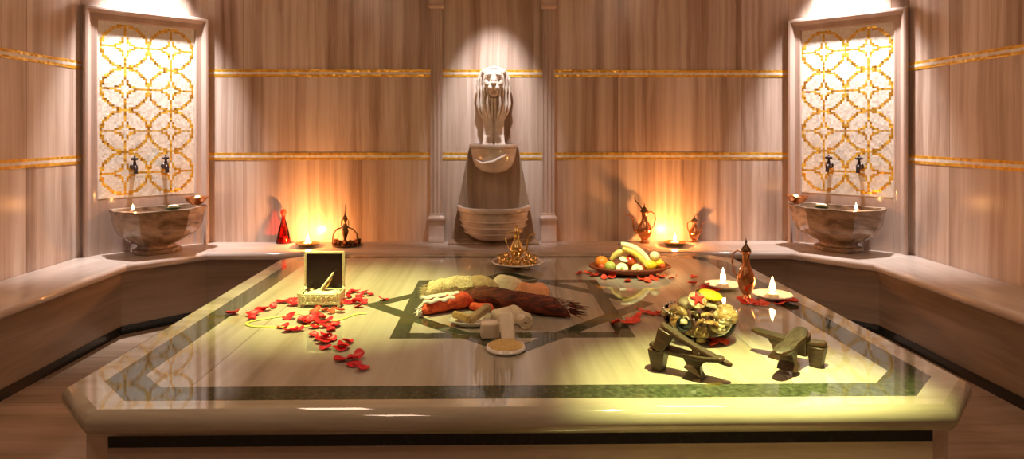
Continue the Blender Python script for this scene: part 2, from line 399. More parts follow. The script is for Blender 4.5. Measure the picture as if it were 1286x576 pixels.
# ------------------------------------------------------------------ mosaic wall panels with taps
TS = .0145; NX, NZ = 43, 83
def is_gold(i, j):
    i -= 1; j -= 1
    if i < 0 or j < 0 or i > 40 or j > 80: return False
    for cx in (10, 30):
        for cz in (10, 30, 50, 70):
            dx, dz = i-cx, j-cz; r = math.hypot(dx, dz)
            if r > 10.6: continue
            if abs(r-9.85) < .74: return True
            f = lambda a, b: (abs(a)/6.2)**.72+(abs(b)/6.2)**.72
            if f(dx, dz) <= 1.0 and any(f(dx+u, dz+v) > 1.0 for u, v in ((1,0),(-1,0),(0,1),(0,-1),(1,1),(-1,1),(1,-1),(-1,-1))) and not (abs(dx) < 1 and abs(dz) < 5): 
                return True
            if dx == 0 and 5 <= abs(dz) <= 10: return True
            if dz == 0 and 5 <= abs(dx) <= 10: return True
    return False
def wall_panel(a, b, label, side):
    a, b = Vector(a), Vector(b); t = (b-a).normalized(); n = Vector((t.y, -t.x)); mid = (a+b)/2; half = (b-a).length/2-.004
    ang = math.atan2(t.y, t.x)
    p = thing('mosaic_panel', label, 'wall panel', (mid.x, mid.y, BENCH), ang)
    # local: x along the wall, -y out of the wall
    H = 2.12-BENCH
    prof = [(0, .001), (0, .052), (.010, .062), (.022, .062), (.034, .050), (.046, .030), (.058, .030), (.070, .026), (.082, .026), (.090, .014), (.090, .001)]
    rs = [[(-half+i, -h, 0), (-half+i, -h, H-i), (half-i, -h, H-i), (half-i, -h, 0)] for i, h in prof]
    G().rings(rs, closed=False).build('frame', 'frame', p, sharp=35)
    hw = NX*TS/2; z0 = 2.03-BENCH-NZ*TS
    G().box((0, -.007, (z0-.012)/2), (2*(half-.088), .012, z0-.012)).build('lower_panel', 'frame', p)
    G().box((0, -.0055, (z0+H-.09)/2), (2*(half-.088), .009, H-.09-z0+.03)).build('backing', 'frame', p)
    g = G(); y = -.014
    for i in range(NX):
        for j in range(NZ):
            x0 = -hw+i*TS; zz = z0+j*TS; e = .0003
            vs = [g.bm.verts.new(q) for q in ((x0+e, y, zz+e), (x0+TS-e, y, zz+e), (x0+TS-e, y, zz+TS-e), (x0+e, y, zz+TS-e))]
            f = g.bm.faces.new(vs); f.material_index = 0 if is_gold(i, j) else 1
    g.uv(lambda co: (co.x+hw, co.z-z0))
    bm = g.bm
    me = bpy.data.meshes.new('mosaic_field'); bm.to_mesh(me); bm.free()
    me.materials.append(M['gold_tile']); me.materials.append(M['white_tile'])
    o = bpy.data.objects.new('mosaic_field', me); COL.objects.link(o); o.parent = p
    G().box((0, -.0095, z0+NZ*TS/2), (NX*TS+.004, .006, NZ*TS+.004)).build('grout_bed', 'white_strip', p)
    return p, mid, t, n, ang
def tap(loc, ang, label, group):
    o = thing('water_tap', label, 'tap', loc, ang, group)
    RX = Matrix.Rotation(R(90), 3, 'X')
    G().lathe([(.020,0),(.021,.006),(.014,.012),(.010,.02),(.010,.045)], 16, (0,0,0), rot=RX).build('flange', 'bronze', o)
    G().tube([(0,-.03,.0),(0,-.055,.002),(0,-.075,-.008),(0,-.084,-.03),(0,-.086,-.045)], [.017,.019,.015,.012,.014]).build('spout', 'bronze', o)
    G().lathe([(.013,0),(.010,.018),(.007,.03),(.012,.038),(.006,.045)], 14, (0,-.05,.012)).build('stem', 'bronze', o)
    g = G()
    for k in range(4):
        a = k*math.pi/2+.4; g.ell((.016*math.cos(a), -.05+.016*math.sin(a), .056), (.010,.010,.009), seg=10)
    g.ell((0,-.05,.058), (.012,.012,.011), seg=10); g.ell((0,-.05,.073), (.006,.006,.008), seg=10)
    g.build('handle', 'bronze', o)
PL = wall_panel(W[1], W[2], 'tall white and gold mosaic panel in a marble frame above the left basin', 'left')
PR = wall_panel(W[3], W[4], 'tall white and gold mosaic panel in a marble frame above the right basin', 'right')
for P, sd in ((PL, 'left'), (PR, 'right')):
    p, mid, t, n, ang = P
    for s in (-1, 1):
        q = mid+t*s*.098
        near = {('left',-1): 'left of the two', ('left',1): 'right of the two', ('right',-1): 'left of the two', ('right',1): 'right of the two'}[(sd, s)]
        q = q+n*.014
        tap((q.x, q.y, 1.035), ang, 'small dark bronze tap, %s on the %s mosaic panel' % (near, sd), 'bronze taps on the mosaic panels')
# ------------------------------------------------------------------ wall basins
def basin(P, side, flip, label):
    p, mid, t, n, ang = P
    c = mid+n*.185
    o = thing('wash_basin', label, 'basin', (c.x, c.y, BENCH), ang, 'marble wash basins in the corners')
    base = [(-.28,.116), (-.28,-.03), (-.15,-.22), (.15,-.22), (.285,-.03), (.285,.116)]
    if side == 'left': base[4] = (.315,-.04); base[5] = (.315,.116); base[0] = (-.245,.116); base[1] = (-.245,-.03)
    else: base[1] = (-.315,-.04); base[0] = (-.315,.116); base[4] = (.262,-.03); base[5] = (.262,.116)
    # densify each side with a slight outward curve
    def outline(s, back):
        pts = []
        for i in range(6):
            a = Vector(base[i]); b = Vector(base[(i+1)%6]); m = 4 if i in (1,2,3) else 2
            for k in range(m):
                u = k/m; q = a.lerp(b, u)
                if i in (1,2,3): q += (q.normalized())*.004*math.sin(math.pi*u)
                pts.append(q)
        return [(q.x*s, q.y*s if q.y < 0 else min(q.y*back, .116)) for q in pts]
    prof = [(.50,.0),(.52,.012),(.50,.03),(.40,.038),(.38,.052),(.46,.066),(.66,.09),(.84,.13),(.94,.19),(.985,.26),(1.03,.292),(1.03,.305),(.985,.31),(.93,.305),(.90,.26),(.80,.17),(.55,.10),(.2,.085)]
    rs = [[(x, y, z) for x, y in outline(s, max(s, .6))] for s, z in prof]
    G().rings(rs).build('bowl', 'basin', o, sharp=28)
    return o, c, t, n, ang
BL = basin(PL, 'left', 1, 'brown banded marble wash basin on a foot below the left mosaic panel')
BR = basin(PR, 'right', -1, 'brown banded marble wash basin on a foot below the right mosaic panel')
RIM = BENCH+.311
def flame(parent, c, s=1):
    G().lathe([(.001,0),(.006*s,.006*s),(.0075*s,.014*s),(.005*s,.026*s),(.0015*s,.038*s),(.0003,.042*s)], 12, c).build('flame', 'flame', parent)
def plight(name, loc, col, energy, rad=.012):
    l = bpy.data.lights.new(name, 'POINT'); l.energy = energy; l.color = col; l.shadow_soft_size = rad
    o = bpy.data.objects.new(name, l); COL.objects.link(o); o.location = loc; return o
ORANGE = (1, .38, .10)
for B, sd, ts, cu in ((BL, 'left', -.165, .258), (BR, 'right', .145, -.270)):
    o, c, t, n, ang = B
    q = c+t*ts+n*(.13 if sd == 'left' else .165)
    tl = thing('tealight', 'lit tealight on the front rim of the %s marble basin' % sd, 'candle', (q.x, q.y, RIM-.003), 0, 'tealights on the basins')
    G().lathe([(.017,0),(.019,.012),(.018,.012),(.016,.003)], 18).build('cup', 'silver', tl)
    G().lathe([(.016,.003),(.0165,.010),(.005,.0095)], 18).build('wax', 'wax', tl)
    flame(tl, (0,0,.010), .9)
    plight('tealight_glow', (q.x, q.y, RIM+.05), ORANGE, .9)
    q = c+t*cu-n*.0+n*.02
    cp = thing('copper_bowl', 'small flared copper bowl perched on the %s end of the %s basin' % (('right' if sd == 'left' else 'left'), sd), 'bowl', (q.x, q.y, RIM-.002), 0, 'copper bowls on the basins')
    G().lathe([(.022,0),(.026,.004),(.048,.014),(.062,.030),(.072,.046),(.080,.052),(.077,.056),(.064,.042),(.044,.020),(.02,.008)], 28, lobes=14, la=.02).build('body', 'copper', cp)
    q = c+t*(.06 if sd == 'left' else -.06)+n*.195
    sp = thing('soap_dish', 'small green rimmed dish with pale soap on the %s basin' % sd, 'soap dish', (q.x, q.y, RIM-.002), ang, 'soap dishes on the basins')
    G().lathe([(.030,0),(.038,.008),(.042,.014),(.038,.014),(.028,.006)], 24, sx=1.15, sy=.6).build('dish', 'leaf', sp)
    G().ell((0,0,.020), (.034,.016,.011), pw=.7).build('soap', 'soap', sp)
# ------------------------------------------------------------------ lion fountain
ft = thing('lion_fountain', 'pale marble wall fountain with lion head above two half round basins', 'fountain', (0, YB, BENCH))
# backing plate
g = G()
g.rings([[(-a, -.001, z), (a, -.001, z), (a, -b, z), (-a, -b, z)] for a, b, z in ((.335,.16,0), (.335,.16,.015), (.315,.10,.03), (.285,.07,.18), (.255,.06,.34), (.225,.06,.50), (.195,.06,.66), (.180,.06,.72))])
g.build('back_plate', 'plate_st', ft, bevel=.004)
def halfbowl(name, w, d, z1, h, yb=-.058, ribs=0, m='fount'):
    g = G(); n = 28; rs = []
    prof = [(.02,0),(.30,.012),(.58,.08),(.80,.24),(.92,.45),(.985,.72),(1.0,.84),(1.055,.87),(1.07,.93),(1.055,.99),(1.0,1.0),(.93,.985),(.90,.90),(.82,.6),(.55,.32),(.05,.25)]
    for s, u in prof:
        r = []
        for i in range(n+1):
            a = math.pi*i/n
            r.append((-w*s*math.cos(a), yb-d*s*math.sin(a), z1-h+h*u))
        rs.append(r)
    g.rings(rs, closed=True)
    if ribs:
        for k in range(ribs):
            u = .28+.17*k
            s = 0
            for (s0, u0), (s1, u1) in zip(prof, prof[1:]):
                if u0 <= u <= u1: s = s0+(s1-s0)*(u-u0)/(u1-u0); break
            g.tube([(-w*(s+.012)*math.cos(math.pi*i/n), yb-d*(s+.012)*math.sin(math.pi*i/n), z1-h+h*u) for i in range(n+1)], .007, 8)
    return g.build(name, m, ft, sharp=40)
halfbowl('upper_basin', .172, .20, 1.188-BENCH, .215)
halfbowl('lower_basin', .258, .28, .735-BENCH, .265, ribs=3)
# scroll on the upper basin
G().tube([(-.14,-.175,.63),(-.08,-.235,.60),(0,-.262,.615),(.08,-.235,.66),(.135,-.17,.68)], [.004,.010,.012,.010,.004], 8).build('garland', 'fount', ft)
# conduit below the head
g = G(); rs = []
for hw, dp, z in ((.088,.15,.73), (.080,.12,.76), (.076,.10,.82), (.078,.10,.90), (.088,.11,.97), (.10,.12,1.02)):
    rs.append([(-hw,-.001,z), (-hw,-dp*.8,z), (-hw*.5,-dp,z), (-.012,-dp,z), (0,-dp*.86,z), (.012,-dp,z), (hw*.5,-dp,z), (hw,-dp*.8,z), (hw,-.001,z)])
g.rings(rs).build('conduit', 'fount', ft, sharp=35)
# mane and head, z measured from the bench
g = G()
g.ell((0,-.045,1.16), (.100,.045,.14), seg=24)
for s in (-1, 1):
    for k in range(4):      # long locks: from the crown out and down along the sides
        u = k/3; x = s*(.046+.080*u); dy = -.150+.105*u; w_ = .0145
        g.tube([(s*(.010+.040*u), -.12+.03*u, 1.305-.006*u), (s*(.030+.075*u), dy-.020, 1.288-.018*u), (x*1.03, dy-.020, 1.235-.02*u), (x*1.06+s*.005, dy-.012, 1.17), (x*1.04-s*.004, dy-.014, 1.10), (x*1.05+s*.003, dy-.010, 1.03), (x*.93, dy-.004, .975), (x*.76, dy+.004, .935), (x*.66, dy+.006, .915)], [.009,.014,w_,w_,w_,w_,.0125,.009,.003], 8)
for k in range(4):          # beard
    x = (k-1.5)*.027
    g.tube([(x*.8,-.180+abs(x)*.4,1.075), (x*1.05,-.178+abs(x)*.5,1.035), (x*1.15,-.160+abs(x)*.4,.985), (x*.95,-.132,.925-.008*(k%2))], [.010,.0115,.0105,.003], 8)
g.build('mane', 'fount', ft, remesh=.0034).scale = (.88, 1, 1)
g = G()
g.ell((0,-.140,1.222), (.072,.080,.078), seg=22)            # skull
g.ell((0,-.205,1.165), (.042,.062,.040), seg=18)            # muzzle
g.ell((0,-.215,1.195), (.024,.062,.024), seg=14)            # nose bridge
g.ell((0,-.266,1.176), (.022,.013,.014), seg=12)            # nose
for s in (-1, 1):
    g.ell((s*.022,-.242,1.143), (.025,.028,.023), seg=14)   # lips
    g.ell((s*.034,-.203,1.243), (.027,.022,.012), Matrix.Rotation(s*.3, 3, 'Y'), seg=12)   # brow
    g.ell((s*.052,-.175,1.180), (.024,.035,.034), seg=12)   # cheek
    g.ell((s*.036,-.206,1.222), (.0085,.008,.007), seg=10)  # eye
    g.ell((s*.075,-.125,1.268), (.020,.014,.026), Matrix.Rotation(s*.6, 3, 'Y'), seg=12)   # ear
g.ell((0,-.195,1.094), (.030,.048,.015), seg=14)            # jaw
g.ell((0,-.150,1.115), (.045,.055,.040), seg=14)            # throat behind the mouth
g.ell((0,-.165,1.290), (.034,.034,.018), seg=12)
g.build('head', 'fount', ft, remesh=.003).scale = (.94, 1, 1)
# ------------------------------------------------------------------ vessels
def ewer(name, label, cat, loc, rot, H, m, wide=1, lid='darkbrass', spout=True, group=None, fin=1, tall=1):
    o = thing(name, label, cat, loc, rot, group); s = H/.30; w = s*wide
    prof = [(.034*w,0),(.036*w,.006*s),(.026*w,.018*s),(.022*w,.026*s),(.036*w,.045*s),(.050*w,.075*s),(.053*w,.10*s),(.045*w,.13*s),(.030*w,.155*s),(.021*w,.175*s),(.019*w,.20*s),(.022*w,.222*s),(.030*w,.232*s),(.029*w,.236*s),(.02*w,.236*s)]
    G().lathe(prof, 28).build('body', m, o)
    if spout:
        G().tube([(-.045*w,0,.075*s),(-.075*w,0,.10*s),(-.082*w,0,.15*s),(-.090*w,0,.195*s),(-.125*w,0,.215*s),(-.145*w,0,.212*s)], [.013*s,.011*s,.008*s,.0065*s,.0055*s,.005*s], 10).build('spout', m, o)
    G().tube([(.020*w,0,.222*s),(.05*w,0,.235*s),(.078*w,0,.215*s),(.082*w,0,.175*s),(.070*w,0,.13*s),(.052*w,0,.105*s)], [.004*s,.0055*s,.006*s,.006*s,.0055*s,.004*s], 8, flat=.7).build('handle', m, o)
    l = G().lathe([(.030*w,.234*s),(.029*w,.240*s),(.022*w,.252*s),(.013*w,.262*s),(.007*w,.268*s),(.004*w,.272*s),(.008*w,.279*s),(.004*w,.287*s),(.001,.30*s*fin)], 22).build('lid', lid, o)
    return o
def on(px, py, z=SLAB): return at(px, py, z)
BZ = BENCH
E1 = ewer('copper_ewer', 'tall copper ewer with long curved spout left of the back right candle dish', 'ewer', on(808, 304, BZ)+Vector((0,-.03,0)), R(0), .30, 'copper')
# raised lid leaning open on a hinge
G().tube([(-.010,0,.24),(-.03,0,.275),(-.062,0,.31),(-.075,0,.338)], [.004,.005,.004,.003], 8).build('lid_lever', 'darkbrass', E1)
E2 = ewer('copper_pitcher', 'small copper pitcher with pointed lid right of the back right candle dish', 'pitcher', on(872, 304, BZ), R(200), .205, 'copper', 1.15, spout=True)
E3 = ewer('copper_ewer', 'slender copper ewer with green pointed lid between two candles on the platform', 'ewer', on(937, 376), R(180-35), .295, 'copper', .80, lid='darkbrass', spout=False)
# perfume set with arched handles
sp = on(440, 303, BZ); sp.y = 4.60
ps = thing('perfume_set', 'ornate dark brass stand with arched frame and small glasses on a tray', 'perfume set', sp)
G().lathe([(.10,0),(.105,.004),(.112,.014),(.109,.015),(.10,.008),(.02,.007)], 36, c=(.015,0,0)).build('tray', 'darkbrass', ps)
G().lathe([(.022,.007),(.024,.02),(.014,.03),(.010,.05),(.016,.07),(.024,.095),(.026,.11),(.018,.125),(.010,.14),(.008,.165),(.014,.18),(.018,.195),(.014,.21),(.006,.222),(.005,.24),(.003,.255),(.0015,.30)], 18, c=(0,0,0)).build('centre_bottle', 'darkbrass', ps)
for s in (-1, 1):
    G().tube([(s*.005,0,.16),(s*.010,0,.145),(s*.025,0,.13),(s*.060,0,.118),(s*.085,0,.085),(s*.092,0,.04),(s*.090,0,.008)], [.006,.005,.005,.005,.005,.005,.006], 8).build('arch', 'darkbrass', ps)
    G().tube([(s*.008,0,.20),(s*.026,0,.18),(s*.026,0,.15),(s*.012,0,.115)], .004, 8).build('side_scroll', 'brass', ps)
for k in range(7):
    a = math.pi*(1.02+.16*k) if k < 6 else .2
    c = (.015+.082*math.cos(a), .075*math.sin(a), .008)
    cup = tag(G().lathe([(.010,0),(.014,.004),(.016,.03),(.017,.040),(.0155,.040),(.013,.006)], 14).build('tea_glass', 'copper' if k % 2 else 'darkbrass'), 'tiny metal cup on the perfume tray, number %s' % k, 'cup', 'tiny cups on the perfume tray')
    cup.location = sp+Vector(c)
    cup['label'] = ['tiny metal cup at the far left of the perfume tray', 'tiny copper cup second from left on the perfume tray', 'tiny dark cup left of centre at the front of the perfume tray', 'tiny copper cup at the front centre of the perfume tray', 'tiny dark cup right of centre at the front of the perfume tray', 'tiny copper cup second from right on the perfume tray', 'tiny dark cup at the far right of the perfume tray'][k]
# red glass bottle
bt = on(356, 305, BZ); bt.y -= .0
rb = thing('glass_bottle', 'conical red tinted glass bottle with round stopper on the back bench', 'bottle', bt)
G().lathe([(.052,0),(.055,.006),(.052,.02),(.042,.07),(.030,.12),(.020,.155),(.013,.18),(.013,.20),(.017,.206),(.012,.206),(.010,.18),(.018,.15),(.028,.115),(.040,.065),(.048,.012)], 28).build('glass', 'redglass', rb)
G().lathe([(.047,.008),(.047,.02),(.041,.055),(.01,.056)], 24).build('oil', 'redliquid', rb)
G().lathe([(.010,.195),(.012,.205),(.019,.215),(.022,.232),(.018,.248),(.006,.255)], 20).build('stopper', 'petal2', rb)
# candle dishes
def candle_dish(loc, r, label, e, group, fs=1.4, dm='brass', lit=ORANGE):
    o = thing('candle_dish', label, 'candle', loc, 0, group)
    G().lathe([(r*.45,0),(r*.5,.004),(r*.8,.010),(r,.022),(r*1.02,.024),(r*.98,.026),(r*.78,.016),(r*.3,.010)], 36).build('dish', dm, o)
    c = G().lathe([(.026,.010),(.027,.026),(.024,.028),(.005,.026)], 22).build('candle', 'wax', o)
    G().tube([(0,0,.024),(.001,0,.032)], .0012, 6).build('wick', 'stem', c)
    flame(o, (0,0,.031), fs)
    plight('candle_glow', Vector(loc)+Vector((0,0,.062)), lit, e)
    return o
candle_dish(Vector((-1.345, 4.57, BZ)), .082, 'lit candle in a shallow brass dish on the back bench beside the red bottle', 72, 'candle dishes')
candle_dish(Vector((1.322, 4.57, BZ)), .082, 'lit candle in a shallow brass dish on the back bench between ewer and pitcher', 72, 'candle dishes')
candle_dish(on(908, 362), .088, 'lit candle dish on the platform to the left of the slender ewer', 15, 'candle dishes', 1.8, 'porcelain')
candle_dish(on(970, 375), .092, 'lit candle dish on the platform to the right of the slender ewer', 15, 'candle dishes', 1.8, 'porcelain')
# ------------------------------------------------------------------ coffee set on tray
tp = on(650, 336)
tr = thing('footed_tray', 'silver rimmed round tray on a low foot at the back of the platform', 'tray', tp)
G().lathe([(.06,0),(.062,.003),(.03,.010),(.025,.016),(.09,.022),(.13,.027),(.150,.036),(.152,.039),(.148,.040),(.128,.032),(.03,.028)], 44).build('dish', 'silver', tr)
G().tube([(.150*math.cos(a), .150*math.sin(a), .039) for a in [2*math.pi*k/48 for k in range(49)]], .0035, 6).build('rim', 'porcelain', tr)
tz = SLAB+.0285
ev = ewer('brass_coffee_pot', 'small ornate brass coffee pot in the middle of the silver tray', 'coffee pot', (tp.x-.006, tp.y+.01, tz), R(180), .235, 'brass', 1.0, lid='brass')
cup0 = None
cupl = ['at the left edge', 'at the front left', 'left of the front', 'at the very front', 'right of the front', 'at the front right', 'at the right edge', 'behind the pot on the left', 'behind the pot on the right']
for k, a in enumerate((178, 212, 240, 268, 296, 325, 358, 130, 50)):
    loc = (tp.x+.098*math.cos(R(a)), tp.y+.098*math.sin(R(a)), tz)
    lab = 'small gilt coffee cup %s of the silver tray' % cupl[k]
    if cup0 is None:
        cup0 = thing('coffee_cup', lab, 'cup', loc, 0, 'gilt coffee cups on the tray')
        G().lathe([(.012,0),(.013,.004),(.008,.010),(.018,.022),(.022,.040),(.023,.046),(.0205,.046),(.016,.024),(.004,.014)], 18, lobes=6, la=.03).build('bowl', 'brass', cup0)
        G().tube([(.020,0,.040),(.031,0,.036),(.032,0,.026),(.019,0,.020)], .0022, 6).build('handle', 'brass', cup0)
    else: dup(cup0, lab, loc, R(a))
# ------------------------------------------------------------------ fruit platter
fc = on(791, 343)
pt = thing('fruit_platter', 'shallow reddish brown platter holding the fruit on the platform', 'platter', fc)
G().lathe([(.12,0),(.14,.004),(.19,.018),(.222,.036),(.228,.042),(.222,.046),(.185,.028),(.12,.012),(.02,.011)], 48, sy=.62).build('dish', 'platter', pt)
G().tube([(.225*math.cos(a), .225*.62*math.sin(a), .043) for a in [2*math.pi*k/48 for k in range(49)]], .007, 8).build('rim', 'platter', pt)
def fruit(name, label, cat, off, r, m, kind='round', rot=(0,0,0), stem=True, group='fruit on the platter'):
    o = thing(name, label, cat, fc+Vector(off), rot, group)
    if kind == 'round':
        G().lathe([(.001,r*.10)]+[(r*math.cos(a), r+r*.93*math.sin(a)-r*.07) for a in [R(-70+20*k) for k in range(8)]]+[(r*.15,r*1.83),(.001,r*1.72)], 22, cap=False).build('flesh', m, o)
    elif kind == 'lemon':
        G().lathe([(.001,-r*1.45),(r*.2,-r*1.35),(r*.35,-r*1.15),(r*.8,-r*.75),(r,-r*.1),(r*.95,r*.3),(r*.6,r*.9),(r*.25,r*1.2),(.001,r*1.35)], 20, c=(0,0,r), rot=Matrix.Rotation(R(90), 3, 'Y'), cap=False).build('flesh', m, o); stem = False
    elif kind == 'half':
        G().lathe([(.001,0),(r*.6,r*.12),(r*.93,r*.45),(r,r*.8),(r*.97,r*.83)], 24, cap=True).build('skin', m, o)
        G().lathe([(r*.95,r*.80),(r*.93,r*.845),(r*.3,r*.86),(.001,r*.86)], 24, cap=False).build('cut_face', 'whitefruit', o)
        G().ell((0,0,r*.86), (r*.28,r*.28,r*.05), seg=12).build('core', 'kiwi', o); stem = False
    if stem: G().tube([(0,0,r*1.68),(r*.08,0,r*1.95),(r*.15,0,r*2.1)], r*.05, 6).build('stem', 'stem', o)
    return o
fruit('orange', 'round orange at the left end of the fruit platter', 'orange', (-.155,.03,.022), .038, 'orange')
fruit('green_apple', 'green apple in front of the orange on the platter', 'apple', (-.120,-.040,.018), .032, 'greenapple')
fruit('plum', 'dark red plum at the far left rim of the platter', 'plum', (-.165,-.035,.026), .020, 'redapple')
fruit('plum', 'dark red plum behind the green apple on the platter', 'plum', (-.100,.040,.020), .024, 'redapple')
fruit('apple', 'pale cut apple half facing forward left of centre on the platter', 'apple', (-.055,-.052,.030), .034, 'greenapple', 'half', (R(60),0,R(-10)))
fruit('apple', 'pale cut apple half facing forward at the centre of the platter', 'apple', (.020,-.060,.026), .034, 'greenapple', 'half', (R(62),0,R(8)))
fruit('apple', 'red cheeked apple in the middle of the fruit heap', 'apple', (.0,.0,.030), .040, 'redapple')
fruit('peach', 'pale peach on top of the heap below the bananas', 'peach', (-.030,.005,.070), .034, 'whitefruit', 'half', (R(35),0,0))
fruit('plum', 'dark red plum right of the centre apple half', 'plum', (.060,-.035,.020), .024, 'redapple')
fruit('plum', 'small red plum at the right rim of the platter', 'plum', (.175,-.035,.030), .018, 'redapple')
fruit('lemon', 'yellow lemon at the front right of the platter', 'lemon', (.105,-.040,.022), .031, 'lemon', 'lemon', (0,0,R(10)))
fruit('lemon', 'yellow lemon at the right end of the platter', 'lemon', (.160,.005,.026), .029, 'lemon', 'lemon', (0,0,R(-25)))
fruit('pear', 'pale quince resting on the lemons at the right of the platter', 'quince', (.140,.000,.072), .028, 'melon')
def banana(label, pts, m='banana', r=.017):
    o = thing('banana', label, 'banana', fc, 0, 'bananas on the fruit heap')
    P = [Vector(p) for p in pts]; fine = []
    for k in range(13):       # quadratic arc through three points
        u = k/12; fine.append(P[0]*(1-u)*(1-u)+P[1]*2*u*(1-u)+P[2]*u*u)
    rad = [r*(.35+.65*math.sin(math.pi*min(1, max(0, (k+1)/14)))**.5) for k in range(13)]
    G().tube(fine, rad, 7).build('skin', m, o, sharp=60)
    d = (fine[0]-fine[1]).normalized()
    G().tube([fine[0], fine[0]+d*.016], [r*.4, r*.3], 6).build('tip', 'stem', o)
banana('long pale banana arching over the top of the fruit heap', [(-.050,.0,.165),(.06,-.02,.150),(.105,-.04,.055)], 'melon', .020)
banana('yellow banana lying below the pale one on the heap', [(-.045,-.01,.140),(.035,-.030,.128),(.080,-.055,.050)], 'banana', .017)
banana('short yellow banana leaning on the left of the heap', [(-.105,.0,.075),(-.075,-.01,.125),(-.030,.0,.128)], 'banana', .018)
# ------------------------------------------------------------------ shells in a glass bowl
bc = on(879, 424); bc.y += .0
bw = thing('glass_bowl', 'round glass bowl heaped with sea shells beside the wooden clogs', 'bowl', bc)
G().lathe([(.05,0),(.06,.002),(.10,.018),(.128,.045),(.138,.075),(.136,.105),(.133,.106),(.134,.075),(.124,.047),(.097,.022),(.04,.005)], 40).build('glass', 'clear', bw)
g = G()
for k in range(46):
    a = 2*math.pi*k/46; g.ell((.136*math.cos(a), .136*math.sin(a), .108), (.0045,.0045,.0045), seg=8)
g.build('beaded_rim', 'silver', bw)
def scallop(m):
    g = G(); n = 17; rs = []
    for j in range(7):
        u = j/6; row = []
        for i in range(n):
            a = R(-62+124*i/(n-1)); rr = .036*(u*(1-.12*(i % 2)*u)); row.append((rr*math.sin(a), rr*math.cos(a)*1.05-.016, .012*math.sin(math.pi*min(1,u*.95+.05))+(.0025*(i % 2)*u)))
        rs.append(row)
    g.rings(rs, closed=False); rs2 = [[(x, y, z-.003) for x, y, z in r] for r in rs]; g.rings(rs2, closed=False)
    g.box((0,-.016,.002), (.020,.008,.005)); return g
def spiral(m):
    g = G(); pts = []; rad = []
    for k in range(60):
        u = k/59; a = u*math.pi*7; r = .019*(1-u)**1.1+.001
        pts.append((r*math.cos(a), r*math.sin(a), .052*u)); rad.append(.012*(1-u)+.001)
    g.tube(pts, rad, 8); return g
def snail():
    g = G(); pts = []; rad = []
    for k in range(46):
        u = k/45; a = u*math.pi*4.5; r = .024*(1-u)+.001
        pts.append((r*math.cos(a), r*math.sin(a), .014*u)); rad.append(.015*(1-u)+.0015)
    g.tube(pts, rad, 10); return g
def cowrie():
    g = G(); g.ell((0,0,0), (.018,.028,.015), seg=16); return g
kinds = [('scallop_shell', scallop, 'fan shaped scallop shell'), ('spiral_shell', spiral, 'pointed spiral shell'), ('snail_shell', None, 'coiled snail shell'), ('cowrie_shell', None, 'smooth cowrie shell')]
protos = {}
for kn, fn, ds in kinds:
    for mm in ('shellA', 'shellB', 'shellC'):
        g = fn(mm) if fn else (snail() if kn == 'snail_shell' else cowrie())
        g.bm.normal_update()
        bmesh.ops.recalc_face_normals(g.bm, faces=g.bm.faces)
        me = bpy.data.meshes.new(kn); g.bm.to_mesh(me); g.bm.free(); me.materials.append(M[mm]); protos[(kn, mm)] = me
rs_ = random.Random(5)
cname = {'shellA': 'cream banded', 'shellB': 'golden brown', 'shellC': 'pearly white'}
cnt = 0
for ring, (z, rad, num) in enumerate(((.030,.062,7), (.055,.098,12), (.088,.108,13), (.112,.080,10), (.136,.048,6), (.150,.008,2))):
    for k in range(num):
        a = 2*math.pi*(k+.5*(ring % 2))/num+rs_.uniform(-.12,.12)
        kn, fn, ds = kinds[rs_.randrange(4)]; mm = rs_.choice(['shellA','shellA','shellB','shellC'])
        me = protos[(kn, mm)]; o = bpy.data.objects.new(kn, me); COL.objects.link(o)
        o.location = bc+Vector((rad*math.cos(a), rad*math.sin(a), z+rs_.uniform(-.005,.005)))
        o.rotation_euler = (rs_.uniform(-.9,.9), rs_.uniform(-.9,.9), rs_.uniform(0,6.28)); s = rs_.uniform(.85,1.2); o.scale = (s,)*3
        side = 'front' if math.sin(a) < -.5 else 'back' if math.sin(a) > .6 else 'left' if math.cos(a) < 0 else 'right'
        lvl = ['bottom', 'lower layer', 'rim level', 'upper layer', 'top', 'summit'][ring]
        tag(o, '%s %s at the %s %s of the shell bowl' % (cname[mm], ds, side, lvl), 'shell', 'sea shells in the glass bowl')
# big golden shell on the right, black shell on the left
o = tag(G().ell((0,0,0), (.043,.036,.034), seg=24, nz=.12, nf=30).build('conch_shell', 'shellA'), 'large golden rounded shell on the right of the shell bowl', 'shell'); o.location = bc+Vector((.078,-.070,.105))
o = tag(G().lathe([(.001,-.018),(.016,-.016),(.026,-.008),(.029,.004),(.025,.008),(.018,.002),(.001,-.002)], 20, cap=False).build('black_shell', 'shelldark'), 'black open shell at the front left of the shell bowl', 'shell'); o.location = bc+Vector((-.088,-.085,.078)); o.rotation_euler = (R(55),0,R(-25))
# starfish
g = G(); pts = []
for k in range(10):
    r = .034 if k % 2 == 0 else .013; a = R(90+36*k); pts.append((r*math.cos(a), r*math.sin(a)))
g.rings([[(x, y, 0) for x, y in pts], [(x*.9, y*.9, .005) for x, y in pts], [(x*.2, y*.2, .009) for x, y in pts]])
o = tag(g.build('starfish', 'starred', bevel=.002), 'small red starfish on a pale disc on top of the shells', 'starfish'); o.location = bc+Vector((-.026,-.050,.163)); o.rotation_euler = (R(48),0,R(4))
o = tag(G().lathe([(.034,0),(.036,.003),(.034,.006),(.01,.007)], 24).build('sand_dollar', 'shellA'), 'pale flat disc under the red starfish on the shells', 'shell'); o.location = bc+Vector((-.026,-.0455,.157)); o.rotation_euler = (R(48),0,0)
g = G(); g.ell((0,0,0), (.046,.026,.007), seg=20)
o = tag(g.build('yellow_petal', 'yellow'), 'bright yellow oval petal on top of the shell heap', 'petal'); o.location = bc+Vector((.034,-.02,.172)); o.rotation_euler = (R(35),R(12),R(-14))
